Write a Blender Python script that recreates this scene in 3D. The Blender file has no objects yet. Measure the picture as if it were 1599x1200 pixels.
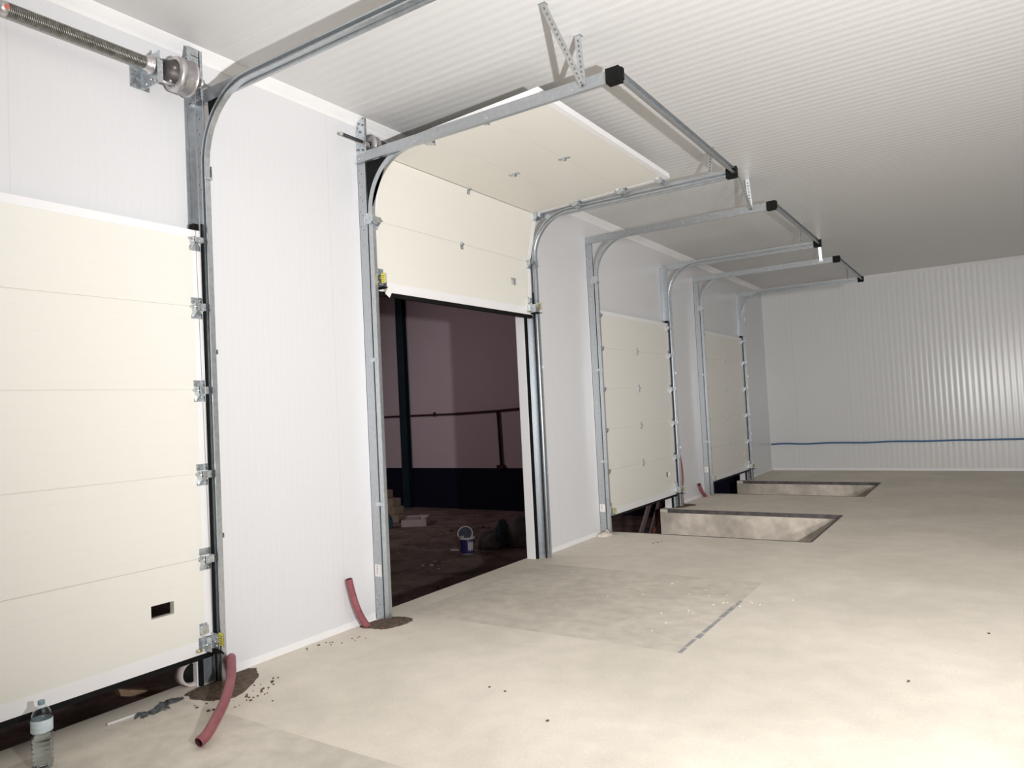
import bpy, bmesh, math, random
from mathutils import Vector, Matrix
random.seed(7)
C = bpy.context.scene.collection
PI = math.pi

# ------------------------------------------------------------------ camera
cam_data = bpy.data.cameras.new('camera')
cam_data.sensor_fit = 'HORIZONTAL'; cam_data.sensor_width = 36.0
cam_data.lens = 1130.86 / 1599 * 36.0
cam_data.clip_end = 100
cam = bpy.data.objects.new('camera', cam_data); C.objects.link(cam)
_r = Vector((0.83218571, 0.55228659, -0.04946177))
_u = Vector((0.06190257, -0.0038891, 0.99807462))
_f = Vector((-0.55103087, 0.83364525, 0.03742442))
cam.matrix_world = Matrix(((_r.x, _u.x, -_f.x, 4.194), (_r.y, _u.y, -_f.y, 0.0),
                           (_r.z, _u.z, -_f.z, 1.6), (0, 0, 0, 1)))
bpy.context.scene.camera = cam

# ------------------------------------------------------------------ world, lamp, exposure
w = bpy.data.worlds.new('world'); bpy.context.scene.world = w
w.use_nodes = True
w.node_tree.nodes['Background'].inputs[0].default_value = (0.62, 0.42, 0.46, 1)
w.node_tree.nodes['Background'].inputs[1].default_value = 0.035

def spot(name, loc, target, watts, angle, blend, radius, col):
    d = bpy.data.lights.new(name, 'SPOT'); d.energy = watts; d.spot_size = math.radians(angle)
    d.spot_blend = blend; d.shadow_soft_size = radius; d.color = col
    o = bpy.data.objects.new(name, d); C.objects.link(o)
    o.location = loc
    o.rotation_euler = (Vector(target) - Vector(loc)).to_track_quat('-Z', 'Y').to_euler()
    return o
spot('work_lamp', (5.0, 0.82, 1.66), (3.30, 4.95, 3.20), 1790, 165, 1.0, 0.045, (1.0, 0.988, 0.985))
spot('far_fill_spot', (7.2, 0.4, 2.1), (0.7, 14.0, 1.6), 1500, 62, 1.0, 0.30, (1.0, 0.985, 0.975))  # unseen fill, added to brighten the far doors and far wall
spot('hall_fill_spot', (-11.5, 9.0, 4.5), (-6.5, 16.6, 0.3), 320, 95, 1.0, 0.8, (1.0, 0.80, 0.84))  # added fill lifting the hall wall, stands for no known lamp

vs = bpy.context.scene.view_settings
vs.view_transform = 'Standard'; vs.look = 'None'; vs.gamma = 1.0; vs.use_curve_mapping = False
vs.exposure = -0.46

# ------------------------------------------------------------------ materials
def nmath(nt, op, a, b=None, c=None):
    n = nt.nodes.new('ShaderNodeMath'); n.operation = op
    for i, v in enumerate((a, b, c)):
        if v is None: continue
        if isinstance(v, (int, float)): n.inputs[i].default_value = v
        else: nt.links.new(v, n.inputs[i])
    return n.outputs[0]

def base_mat(name, col, rough=0.5, metal=0.0, spec=0.5):
    m = bpy.data.materials.new(name); m.use_nodes = True
    nt = m.node_tree; b = nt.nodes['Principled BSDF']
    b.inputs['Base Color'].default_value = (*col, 1)
    b.inputs['Roughness'].default_value = rough
    b.inputs['Metallic'].default_value = metal
    b.inputs['Specular IOR Level'].default_value = spec
    return m, nt, b

def noisy(name, c1, c2, scale=6, rough=0.5, metal=0.0, spec=0.5, detail=4, bump=0.0, bdist=0.002, lo=0.35, hi=0.65, rough2=None, stretch=(1, 1, 1)):
    m, nt, b = base_mat(name, c1, rough, metal, spec)
    tc = nt.nodes.new('ShaderNodeTexCoord')
    mp = nt.nodes.new('ShaderNodeMapping'); mp.inputs['Scale'].default_value = stretch
    nt.links.new(tc.outputs['Object'], mp.inputs[0])
    n = nt.nodes.new('ShaderNodeTexNoise'); n.inputs['Scale'].default_value = scale; n.inputs['Detail'].default_value = detail
    nt.links.new(mp.outputs[0], n.inputs['Vector'])
    r = nt.nodes.new('ShaderNodeValToRGB')
    r.color_ramp.elements[0].position = lo; r.color_ramp.elements[0].color = (*c1, 1)
    r.color_ramp.elements[1].position = hi; r.color_ramp.elements[1].color = (*c2, 1)
    nt.links.new(n.outputs['Fac'], r.inputs[0]); nt.links.new(r.outputs[0], b.inputs['Base Color'])
    if rough2 is not None:
        rr = nt.nodes.new('ShaderNodeMapRange'); rr.inputs['To Min'].default_value = rough; rr.inputs['To Max'].default_value = rough2
        rr.inputs['From Min'].default_value = lo; rr.inputs['From Max'].default_value = hi
        nt.links.new(n.outputs['Fac'], rr.inputs[0]); nt.links.new(rr.outputs[0], b.inputs['Roughness'])
    if bump:
        bp = nt.nodes.new('ShaderNodeBump'); bp.inputs['Strength'].default_value = bump; bp.inputs['Distance'].default_value = bdist
        nt.links.new(n.outputs['Fac'], bp.inputs['Height']); nt.links.new(bp.outputs[0], b.inputs['Normal'])
    return m

def ribbed(name, col, axis, pitch, width, depth, rough, seam=None, spec=0.5, seamcol=0.9, wavy=False, strength=1.0):
    """coated sandwich-panel sheet: fine grooves every `pitch`, panel joint every `seam`"""
    m, nt, b = base_mat(name, col, rough, 0.0, spec)
    tc = nt.nodes.new('ShaderNodeTexCoord'); s = nt.nodes.new('ShaderNodeSeparateXYZ')
    nt.links.new(tc.outputs['Object'], s.inputs[0])
    v = s.outputs['XYZ'.index(axis)]
    def groove(p, wd, off=0.0):
        f = nmath(nt, 'PINGPONG', nmath(nt, 'ADD', v, 50.0 + off), p / 2)      # 0 at the groove
        return nmath(nt, 'MINIMUM', nmath(nt, 'DIVIDE', f, wd), 1.0)
    if wavy:
        h = nmath(nt, 'ADD', nmath(nt, 'MULTIPLY', nmath(nt, 'SINE', nmath(nt, 'MULTIPLY', v, 2 * PI / pitch)), 0.5), 0.5)
    else:
        h = groove(pitch, width)
    if seam:
        g = groove(seam, 0.006)
        h = nmath(nt, 'MULTIPLY', h, nmath(nt, 'ADD', nmath(nt, 'MULTIPLY', g, 0.8), 0.2))
        mx = nt.nodes.new('ShaderNodeMix'); mx.data_type = 'RGBA'
        nt.links.new(g, mx.inputs[0])
        mx.inputs[6].default_value = (*[c * seamcol for c in col], 1); mx.inputs[7].default_value = (*col, 1)
        nt.links.new(mx.outputs[2], b.inputs['Base Color'])
    bp = nt.nodes.new('ShaderNodeBump'); bp.inputs['Strength'].default_value = strength; bp.inputs['Distance'].default_value = depth
    nt.links.new(h, bp.inputs['Height']); nt.links.new(bp.outputs[0], b.inputs['Normal'])
    return m

def concrete(name, base, dark, light, stain=0.5, bump=0.25, rough=0.75, scale=1.0):
    m, nt, b = base_mat(name, base, rough, 0.0, 0.35)
    tc = nt.nodes.new('ShaderNodeTexCoord')
    def noise(sc, det, dist=0.0):
        n = nt.nodes.new('ShaderNodeTexNoise'); n.inputs['Scale'].default_value = sc * scale
        n.inputs['Detail'].default_value = det; n.inputs['Distortion'].default_value = dist
        nt.links.new(tc.outputs['Object'], n.inputs['Vector']); return n.outputs['Fac']
    def ramp(f, a, ca, bb, cb):
        r = nt.nodes.new('ShaderNodeValToRGB')
        r.color_ramp.elements[0].position = a; r.color_ramp.elements[0].color = (*ca, 1)
        r.color_ramp.elements[1].position = bb; r.color_ramp.elements[1].color = (*cb, 1)
        nt.links.new(f, r.inputs[0]); return r.outputs[0]
    big = ramp(noise(0.9, 6, 0.6), 0.36, dark, 0.62, base)
    mid = ramp(noise(5.0, 8, 0.3), 0.30, (0.80, 0.80, 0.80), 0.66, (1.06, 1.055, 1.05))
    fine = ramp(noise(60, 3), 0.25, (0.88, 0.88, 0.88), 0.75, (1.05, 1.05, 1.05))
    def mul(x, y, f):
        k = nt.nodes.new('ShaderNodeMix'); k.data_type = 'RGBA'; k.blend_type = 'MULTIPLY'
        k.inputs[0].default_value = f; nt.links.new(x, k.inputs[6]); nt.links.new(y, k.inputs[7]); return k.outputs[2]
    nt.links.new(mul(mul(big, mid, stain), fine, 0.6), b.inputs['Base Color'])
    bp = nt.nodes.new('ShaderNodeBump'); bp.inputs['Strength'].default_value = bump; bp.inputs['Distance'].default_value = 0.004
    nt.links.new(noise(35, 6), bp.inputs['Height']); nt.links.new(bp.outputs[0], b.inputs['Normal'])
    return m

M = {}
M['wall'] = ribbed('coated_wall_sheet', (0.74, 0.74, 0.755), 'Y', 0.05, 0.004, 0.0006, 0.32, seam=1.1, seamcol=0.93, strength=0.6)
M['wall_far'] = ribbed('ribbed_far_wall_sheet', (0.76, 0.76, 0.755), 'X', 0.1, 0.02, 0.003, 0.24, seam=1.1, wavy=True, strength=0.6)
M['ceil'] = ribbed('ribbed_ceiling_sheet', (0.72, 0.715, 0.71), 'Y', 0.092, 0.02, 0.003, 0.42, seam=1.15, wavy=True, seamcol=1.12, strength=0.42)
M['trimw'] = noisy('white_coved_trim', (0.86, 0.855, 0.85), (0.9, 0.895, 0.89), 3, 0.35)
M['floor'] = concrete('pale_concrete_floor', (0.83, 0.765, 0.665), (0.73, 0.675, 0.58), (0.7, 0.66, 0.58), stain=0.35)
M['patch'] = concrete('rough_concrete_infill', (0.76, 0.70, 0.605), (0.66, 0.61, 0.525), (0.55, 0.5, 0.45), stain=0.7, bump=0.5, scale=1.6)
M['pit'] = concrete('cast_pit_concrete', (0.84, 0.76, 0.66), (0.48, 0.43, 0.37), (0.5, 0.45, 0.4), stain=1.0, bump=0.8, scale=1.5)
M['slab'] = concrete('slab_edge_concrete', (0.3, 0.28, 0.25), (0.2, 0.185, 0.165), (0.3, 0.3, 0.3), stain=0.8)
M['yard'] = concrete('rubble_strewn_ground', (0.46, 0.36, 0.31), (0.24, 0.185, 0.16), (0.3, 0.25, 0.2), stain=1.0, bump=1.0, scale=2.0, rough=0.95)
M['hallw'] = noisy('plastered_hall_wall', (0.90, 0.76, 0.81), (0.92, 0.78, 0.83), 1.2, 0.85)
M['dado'] = noisy('navy_painted_dado', (0.002, 0.003, 0.020), (0.003, 0.004, 0.028), 2, 0.9)
M['teal'] = noisy('dark_teal_steel', (0.010, 0.030, 0.045), (0.016, 0.045, 0.06), 3, 0.55)
M['pipe'] = noisy('dark_maroon_pipe', (0.05, 0.015, 0.025), (0.07, 0.02, 0.03), 3, 0.6)
M['cream'] = ribbed('cream_door_sheet', (0.84, 0.82, 0.755), 'Z', 0.13, 0.003, 0.0008, 0.38, strength=0.6)
M['endcap'] = noisy('white_lacquered_steel', (0.87, 0.865, 0.87), (0.9, 0.89, 0.9), 4, 0.32)
M['galv'] = noisy('galvanised_steel', (0.52, 0.55, 0.575), (0.60, 0.63, 0.65), 40, 0.30, 0.85, detail=3, rough2=0.38)
M['galvd'] = noisy('galvanised_angle', (0.48, 0.505, 0.53), (0.54, 0.565, 0.585), 30, 0.36, 0.8, detail=2, rough2=0.45)
M['zinc'] = noisy('zinc_plated_bracket', (0.50, 0.54, 0.57), (0.72, 0.76, 0.79), 60, 0.25, 0.9, rough2=0.45)
M['hole'] = noisy('dark_punched_hole', (0.10, 0.105, 0.11), (0.13, 0.135, 0.14), 4, 0.8)
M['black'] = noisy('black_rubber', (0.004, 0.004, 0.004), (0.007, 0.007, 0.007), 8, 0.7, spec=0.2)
M['nylon'] = noisy('grey_nylon_roller', (0.25, 0.25, 0.25), (0.3, 0.3, 0.3), 8, 0.5)
M['spring'] = noisy('oiled_spring_steel', (0.20, 0.19, 0.17), (0.32, 0.31, 0.28), 30, 0.35, 0.85)
M['darkrod'] = noisy('dark_oiled_rod', (0.02, 0.02, 0.022), (0.04, 0.04, 0.045), 8, 0.5, 0.2)
M['alu'] = noisy('cast_aluminium', (0.55, 0.53, 0.53), (0.68, 0.65, 0.65), 30, 0.35, 0.8)
M['darkcast'] = noisy('dark_drum_core', (0.05, 0.045, 0.045), (0.12, 0.11, 0.11), 14, 0.5, 0.5)
M['brass'] = noisy('yellow_zinc', (0.55, 0.48, 0.25), (0.65, 0.58, 0.35), 20, 0.4, 0.7)
M['red'] = noisy('red_marker_paint', (0.55, 0.12, 0.07), (0.62, 0.16, 0.1), 10, 0.5)
M['yellow'] = noisy('yellow_label', (0.80, 0.68, 0.05), (0.86, 0.74, 0.1), 20, 0.5)
M['paper'] = noisy('white_sticker_paper', (0.82, 0.79, 0.77), (0.86, 0.83, 0.81), 12, 0.6)
M['ink'] = noisy('black_print', (0.05, 0.05, 0.05), (0.08, 0.08, 0.08), 10, 0.6)
M['hose'] = noisy('maroon_plastic_conduit', (0.255, 0.070, 0.088), (0.34, 0.115, 0.13), 18, 0.5, detail=5, lo=0.3, hi=0.75)
M['hosein'] = noisy('dark_hose_bore', (0.05, 0.012, 0.014), (0.07, 0.02, 0.02), 8, 0.8)
M['dirt'] = noisy('damp_brown_soil', (0.075, 0.052, 0.036), (0.15, 0.11, 0.08), 40, 0.95, bump=1.0, bdist=0.01)
M['foam'] = noisy('cream_foam', (0.62, 0.56, 0.47), (0.78, 0.72, 0.62), 25, 0.9, bump=0.8, bdist=0.01)
M['bluec'] = noisy('blue_cable_sheath', (0.06, 0.15, 0.30), (0.08, 0.18, 0.34), 8, 0.5)
M['steelrim'] = noisy('rusty_steel_rim', (0.09, 0.08, 0.085), (0.17, 0.15, 0.15), 9, 0.6, 0.3)
M['rimgrey'] = noisy('grey_steel_rim', (0.34, 0.35, 0.38), (0.5, 0.48, 0.46), 7, 0.5, 0.2)
M['wood'] = noisy('raw_timber', (0.36, 0.24, 0.15), (0.48, 0.34, 0.22), 6, 0.8, stretch=(1, 8, 8))
M['woodd'] = noisy('weathered_plank', (0.16, 0.12, 0.12), (0.25, 0.19, 0.18), 6, 0.8, stretch=(6, 6, 1))
M['block'] = noisy('beige_lightweight_block', (0.40, 0.31, 0.24), (0.47, 0.37, 0.29), 9, 0.9)
M['boxw'] = noisy('white_carton', (0.62, 0.54, 0.52), (0.7, 0.6, 0.58), 5, 0.7)
M['sack'] = noisy('woven_grey_sack', (0.26, 0.235, 0.24), (0.36, 0.33, 0.32), 7, 0.8, bump=0.4)
M['sackt'] = noisy('teal_stained_sack', (0.07, 0.12, 0.14), (0.12, 0.17, 0.19), 7, 0.8, bump=0.4)
M['pailb'] = noisy('navy_plastic_pail', (0.03, 0.025, 0.14), (0.045, 0.035, 0.17), 5, 0.4)
M['pailw'] = noisy('white_plastic', (0.7, 0.68, 0.68), (0.78, 0.76, 0.76), 5, 0.4)
M['lidc'] = noisy('slate_blue_lid', (0.06, 0.07, 0.10), (0.08, 0.09, 0.13), 5, 0.5)
M['bluebag'] = noisy('blue_plastic_bundle', (0.03, 0.14, 0.2), (0.05, 0.2, 0.27), 9, 0.5, bump=0.5)
M['filmd'] = noisy('dark_plastic_film', (0.06, 0.07, 0.072), (0.17, 0.19, 0.19), 30, 0.25, bump=0.8, bdist=0.01)
M['label'] = noisy('pale_blue_bottle_label', (0.55, 0.68, 0.74), (0.72, 0.80, 0.84), 25, 0.4, stretch=(1, 1, 4))
M['cap'] = noisy('blue_grey_cap', (0.22, 0.32, 0.38), (0.26, 0.36, 0.42), 6, 0.4)
M['rubbish'] = noisy('pinkish_rubble', (0.2, 0.14, 0.125), (0.32, 0.22, 0.2), 12, 0.9)

def glass(name, col, rough, ior):
    m, nt, b = base_mat(name, col, rough)
    b.inputs['Transmission Weight'].default_value = 1.0; b.inputs['IOR'].default_value = ior
    return m
M['pet'] = glass('clear_bottle_plastic', (0.93, 0.97, 0.98), 0.05, 1.35)
M['water'] = glass('drinking_water', (0.97, 0.99, 1.0), 0.0, 1.33)

# ------------------------------------------------------------------ mesh helper
class MB:
    def __init__(s): s.bm = bmesh.new(); s.mats = []
    def mi(s, m):
        if m not in s.mats: s.mats.append(m)
        return s.mats.index(m)
    def face(s, vs, m, smooth=False):
        try: f = s.bm.faces.new(vs)
        except ValueError: return None
        f.material_index = s.mi(m); f.smooth = smooth; return f
    def box(s, x0, x1, y0, y1, z0, z1, m, rot=None, bevel=0.0):
        x0, x1 = min(x0, x1), max(x0, x1); y0, y1 = min(y0, y1), max(y0, y1); z0, z1 = min(z0, z1), max(z0, z1)
        P = [(x, y, z) for x in (x0, x1) for y in (y0, y1) for z in (z0, z1)]
        v = [s.bm.verts.new(rot @ Vector(p) if rot else p) for p in P]
        fs = []
        for q in ((0, 1, 3, 2), (4, 6, 7, 5), (0, 4, 5, 1), (2, 3, 7, 6), (0, 2, 6, 4), (1, 5, 7, 3)):
            fs.append(s.face([v[i] for i in q], m))
        if bevel:
            es = list({e for f in fs for e in f.edges})
            r = bmesh.ops.bevel(s.bm, geom=es, offset=bevel, segments=2, profile=0.6, affect='EDGES')
            for f in r['faces']: f.material_index = s.mi(m)
        return s
    def cyl(s, p0, p1, r0, m, r1=None, n=16, caps=True, capm=None):
        p0, p1 = Vector(p0), Vector(p1); r1 = r0 if r1 is None else r1
        d = (p1 - p0).normalized(); a = d.orthogonal().normalized(); b = d.cross(a)
        R = []
        for p, r in ((p0, r0), (p1, r1)):
            R.append([s.bm.verts.new(p + (a * math.cos(2 * PI * i / n) + b * math.sin(2 * PI * i / n)) * r) for i in range(n)])
        for i in range(n):
            s.face([R[0][i], R[0][(i + 1) % n], R[1][(i + 1) % n], R[1][i]], m, True)
        if caps:
            s.face(R[0][::-1], capm or m); s.face(R[1], capm or m)
        return s
    def lathe(s, prof, m, c=(0, 0, 0), axis='Z', n=28, close=False):
        """prof: (radius, height) points"""
        c = Vector(c); rings = []
        for r, h in prof:
            ring = []
            for i in range(n):
                a = 2 * PI * i / n
                if axis == 'Z': p = Vector((r * math.cos(a), r * math.sin(a), h))
                elif axis == 'Y': p = Vector((r * math.cos(a), h, r * math.sin(a)))
                else: p = Vector((h, r * math.cos(a), r * math.sin(a)))
                ring.append(s.bm.verts.new(c + p))
            rings.append(ring)
        for A, B in zip(rings, rings[1:]):
            for i in range(n): s.face([A[i], A[(i + 1) % n], B[(i + 1) % n], B[i]], m, True)
        if close:
            s.face(rings[0][::-1], m); s.face(rings[-1], m)
        return s
    def prism(s, poly, axis, a0, a1, m):
        """extrude a 2D polygon along an axis; poly in the two other axes in order"""
        def P(u, v, a): return {'X': (a, u, v), 'Y': (u, a, v), 'Z': (u, v, a)}[axis]
        A = [s.bm.verts.new(P(u, v, a0)) for u, v in poly]; B = [s.bm.verts.new(P(u, v, a1)) for u, v in poly]
        n = len(poly)
        for i in range(n): s.face([A[i], A[(i + 1) % n], B[(i + 1) % n], B[i]], m)
        s.face(A[::-1], m); s.face(B, m); return s
    def sweep_xz(s, path, prof, y0, side, m):
        """sweep a closed profile (u across the path in XZ, v along +-Y from y0) along a planar path"""
        rings = []
        for i, p in enumerate(path):
            a = path[max(i - 1, 0)]; b = path[min(i + 1, len(path) - 1)]
            t = Vector((b[0] - a[0], b[1] - a[1])).normalized(); nrm = Vector((t.y, -t.x))
            rings.append([s.bm.verts.new((p[0] + nrm.x * u, y0 + side * v, p[1] + nrm.y * u)) for u, v in prof])
        n = len(prof)
        for A, B in zip(rings, rings[1:]):
            for i in range(n): s.face([A[i], A[(i + 1) % n], B[(i + 1) % n], B[i]], m)
        s.face(rings[0][::-1], m); s.face(rings[-1], m); return s
    def tube(s, pts, r, m, n=14, rib=0.0, caps=True, open_end=None, inner=None):
        pts = [Vector(p) for p in pts]; rings = []
        up = (pts[1] - pts[0]).orthogonal().normalized()
        for i, p in enumerate(pts):
            t = (pts[min(i + 1, len(pts) - 1)] - pts[max(i - 1, 0)]).normalized()
            up = (up - t * up.dot(t)).normalized(); sd = t.cross(up)
            rr = r * (1 + rib * (1 if i % 2 else -1))
            rings.append([s.bm.verts.new(p + (up * math.cos(2 * PI * k / n) + sd * math.sin(2 * PI * k / n)) * rr) for k in range(n)])
        for A, B in zip(rings, rings[1:]):
            for i in range(n): s.face([A[i], A[(i + 1) % n], B[(i + 1) % n], B[i]], m, True)
        if caps: s.face(rings[0][::-1], m)
        if open_end:          # a wall thickness and a dark bore at the far end
            t = (pts[-1] - pts[-2]).normalized(); c = pts[-1]
            rin = [s.bm.verts.new(c + (v.co - c) * 0.86) for v in rings[-1]]
            deep = [s.bm.verts.new(v.co - t * 0.05 - (v.co - c) * 0.0) for v in rin]
            for i in range(n):
                s.face([rings[-1][i], rings[-1][(i + 1) % n], rin[(i + 1) % n], rin[i]], m)
                s.face([rin[i], rin[(i + 1) % n], deep[(i + 1) % n], deep[i]], inner, True)
            s.face(deep, inner)
        elif caps: s.face(rings[-1], m)
        return s
    def obj(s, name, parent=None, loc=None, fix=True):
        if fix: bmesh.ops.recalc_face_normals(s.bm, faces=s.bm.faces)
        me = bpy.data.meshes.new(name); s.bm.to_mesh(me); s.bm.free()
        for m in s.mats: me.materials.append(m)
        o = bpy.data.objects.new(name, me); C.objects.link(o)
        if parent: o.parent = parent
        if loc is not None: o.location = loc
        return o

def tag(o, label=None, cat=None, group=None, kind=None):
    if label: o['label'] = label
    if cat: o['category'] = cat
    if group: o['group'] = group
    if kind: o['kind'] = kind
    return o
def thing(name, loc, label, cat, group=None, rz=0.0):
    o = bpy.data.objects.new(name, None); C.objects.link(o); o.location = loc; o.rotation_euler = (0, 0, rz)
    o.empty_display_size = 0.1
    return tag(o, label, cat, group)
def copy_tree(o, parent=None):
    c = o.copy(); C.objects.link(c); c.parent = parent
    for ch in [x for x in bpy.data.objects if x.parent == o]: copy_tree(ch, c)
    return c

# ------------------------------------------------------------------ dimensions
H = 4.054           # ceiling
YF = 16.68          # far wall
XR = 9.2            # right wall (outside the frame)
YB = -4.0           # wall behind the camera
T = 0.10            # sandwich panel thickness
PER = 3.975
YC = [1.51 + PER * k for k in range(4)]        # door centres
OH = 1.155          # half width of the opening
OT = 2.76           # top of the opening
GZ = -1.15          # ground of the hall outside the dock
PX = 2.43           # pit end
PITS = [(YC[k] - 1.02, YC[k] + 0.98) for k in range(4)]
PB = -0.62

# ------------------------------------------------------------------ structure
wl = MB()
edges = [YB]
for yc in YC: edges += [yc - OH, yc + OH]
edges.append(YF)
for i in range(0, len(edges), 2):
    wl.box(-T, 0, edges[i], edges[i + 1], 0, H, M['wall'])
for yc in YC:
    wl.box(-T, 0, yc - OH, yc + OH, OT, H, M['wall'])
tag(wl.obj('wall_left'), 'white sandwich-panel wall holding the row of dock doors', 'wall', kind='structure')
tag(MB().box(-T, XR, YF, YF + T, 0, H, M['wall_far']).obj('wall_far'), 'ribbed white panel wall closing the far end of the room', 'wall', kind='structure')
tag(MB().box(XR, XR + T, YB, YF, 0, H, M['wall']).obj('wall_right'), 'white panel wall on the right side of the room', 'wall', kind='structure')
tag(MB().box(-T, XR, YB - T, YB, 0, H, M['wall_far']).obj('wall_back'), 'white panel wall behind the viewer', 'wall', kind='structure')
tag(MB().box(-T, XR + T, YB - T, YF + T, H, H + T, M['ceil']).obj('ceiling'), 'ribbed white panel ceiling', 'ceiling', kind='structure')

# floor slab with two open leveller pits and two filled ones
fl = MB()
ycuts = sorted({YB} | {v for p in PITS for v in p} | {YF})
for j in range(len(ycuts) - 1):
    y0, y1 = ycuts[j], ycuts[j + 1]
    pk = next((k for k, p in enumerate(PITS) if abs(p[0] - y0) < 1e-6), None)
    fl.box(PX, XR, y0, y1, -0.2, 0, M['floor'])
    if pk is None: fl.box(-T - 0.02, PX, y0, y1, -0.2, 0, M['floor'])
    elif pk < 2:
        fl.box(-T - 0.02, 0.12, y0, y1, -0.2, 0, M['floor'])
        fl.box(0.12, PX, y0, y1, -0.2, 0, M['patch'])
tag(fl.obj('floor'), 'pale beige concrete floor with two darker filled pit patches', 'floor', kind='structure')
sl = MB()
zs = -0.2
solid = [YB] + [v for p in PITS[2:] for v in p] + [YF + T]
for i in range(0, len(solid), 2):
    sl.box(-T - 0.02, PX + 0.1, solid[i], solid[i + 1], GZ, zs, M['pit'])
tag(sl.obj('trim_1'), 'concrete dock plinth under the floor slab', 'plinth', kind='structure')
for k in (2, 3):
    y0, y1 = PITS[k]; p = MB()
    p.box(-T - 0.02, PX, y0, y1, PB - 0.1, PB, M['pit'])                # bottom
    p.box(PX, PX + 0.1, y0, y1, PB, zs, M['pit'])                        # end wall
    p.box(-T - 0.02, PX, y1 - 0.004, y1 + 0.02, PB, -0.045, M['pit'])
    p.box(-T - 0.02, PX, y0 - 0.02, y0 + 0.004, PB, -0.045, M['pit'])
    p.box(PX - 0.004, PX + 0.02, y0, y1, PB, -0.045, M['pit'])
    tag(p.obj('trim_%d' % k), 'bare concrete leveller pit sunk in the floor under the %s dock door' % ('third' if k == 2 else 'farthest'), 'pit', kind='structure')
    r = MB(); e = 0.006
    r.box(-T + 0.1, PX, y1 - e, y1 + 0.02, -0.05, 0.003, M['steelrim'])
    r.box(PX - e, PX + 0.02, y0, y1, -0.05, 0.003, M['steelrim'])
    r.box(-T + 0.1, PX, y0 - 0.02, y0 + e, -0.05, 0.003, M['steelrim'])
    tag(r.obj('trim_%d' % (k + 2)), 'steel angle rim round the pit under the %s dock door' % ('third' if k == 2 else 'farthest'), 'rim', kind='structure')
# exposed grey rim of the filled pit of the open door
r = MB()
yy = PITS[1][0]
random.seed(3)
while yy < PITS[1][0] + 1.35:
    l = random.uniform(0.08, 0.22)
    r.box(PX - 0.02 + random.uniform(-.004, .004), PX + random.uniform(0.004, 0.016), yy, yy + l, -0.02, 0.0015, M['rimgrey']); yy += l + random.uniform(0, 0.03)
tag(r.obj('trim_6'), 'grey steel edging showing at the end of the filled floor patch', 'edging', kind='structure')

# coved trims and base channels
def cove(name, a, b, label):
    m = MB()
    prof = [(0.0, H), (0.0, H - 0.075), (0.006, H - 0.075), (0.02, H - 0.055), (0.045, H - 0.03), (0.066, H - 0.008), (0.07, H)]
    m.prism([(p[0], p[1]) for p in prof], 'Y', a, b, M['trimw'])
    tag(m.obj(name), label, 'trim', kind='structure')
cove('trim_7', YB, YF, 'white cove trim where the door wall meets the ceiling')
m = MB(); m.prism([(YF, H), (YF, H - .05), (YF - .006, H - .05), (YF - .03, H - .02), (YF - .05, H)], 'X', 0.07, XR, M['trimw'])
tag(m.obj('trim_8'), 'white cove trim along the top of the far wall', 'trim', kind='structure')
m = MB(); m.box(0.0, 0.035, YF - 0.035, YF, 0, H - 0.076, M['trimw']); m.bm.free()
m = MB()
for i in range(0, len(edges), 2):
    a, b = edges[i] + (0.12 if i else 0), edges[i + 1] - (0.12 if i < 8 else 0)
    m.box(0.0, 0.006, a, b, 0, 0.05, M['endcap'])
tag(m.obj('baseboard_left'), 'low white base channel along the door wall', 'baseboard', kind='structure')
m = MB(); m.box(0.04, XR, YF - 0.012, YF, 0, 0.05, M['endcap'])
tag(m.obj('baseboard_far'), 'low white base channel along the far wall', 'baseboard', kind='structure')

# door reveals: white jambs and black edge seals
for k, yc in enumerate(YC):
    m = MB()
    for s in (-1, 1):
        ye = yc + s * OH
        m.box(-T - 0.004, 0.002, ye - s * 0.006, ye, 0.0, OT, M['endcap'])
        m.box(0.0, 0.03, ye + s * 0.004, ye + s * 0.022, 0.0, OT + 0.06, M['black'])
    m.box(-T - 0.004, 0.002, yc - OH, yc + OH, OT - 0.006, OT, M['endcap'])
    tag(m.obj('trim_%d' % (10 + k)), 'white jamb lining with black rubber seal round the %s opening' % ['nearest', 'open second', 'third', 'farthest'][k], 'jamb', kind='structure')

# hall outside the dock
m = MB(); m.box(-19, -T, YB - 2, 19, GZ - 0.1, GZ, M['yard'])
tag(m.obj('floor_outside'), 'dirty ground of the dark hall beyond the doors', 'ground', kind='structure')
m = MB()
m.box(-19, -T - 0.001, YF, YF + 0.2, 0.03, 7.0, M['hallw']); m.box(-19, -T - 0.001, YF - 0.006, YF + 0.2, GZ, 0.03, M['dado'])
tag(m.obj('wall_outside'), 'mauve hall wall with navy lower band beyond the open door', 'wall', kind='structure')
m = MB(); m.box(-19.2, -19, YB - 2, 19, GZ, 7.0, M['hallw']); tag(m.obj('wall_outside_left'), 'far side wall of the dark hall', 'wall', kind='structure')

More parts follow.
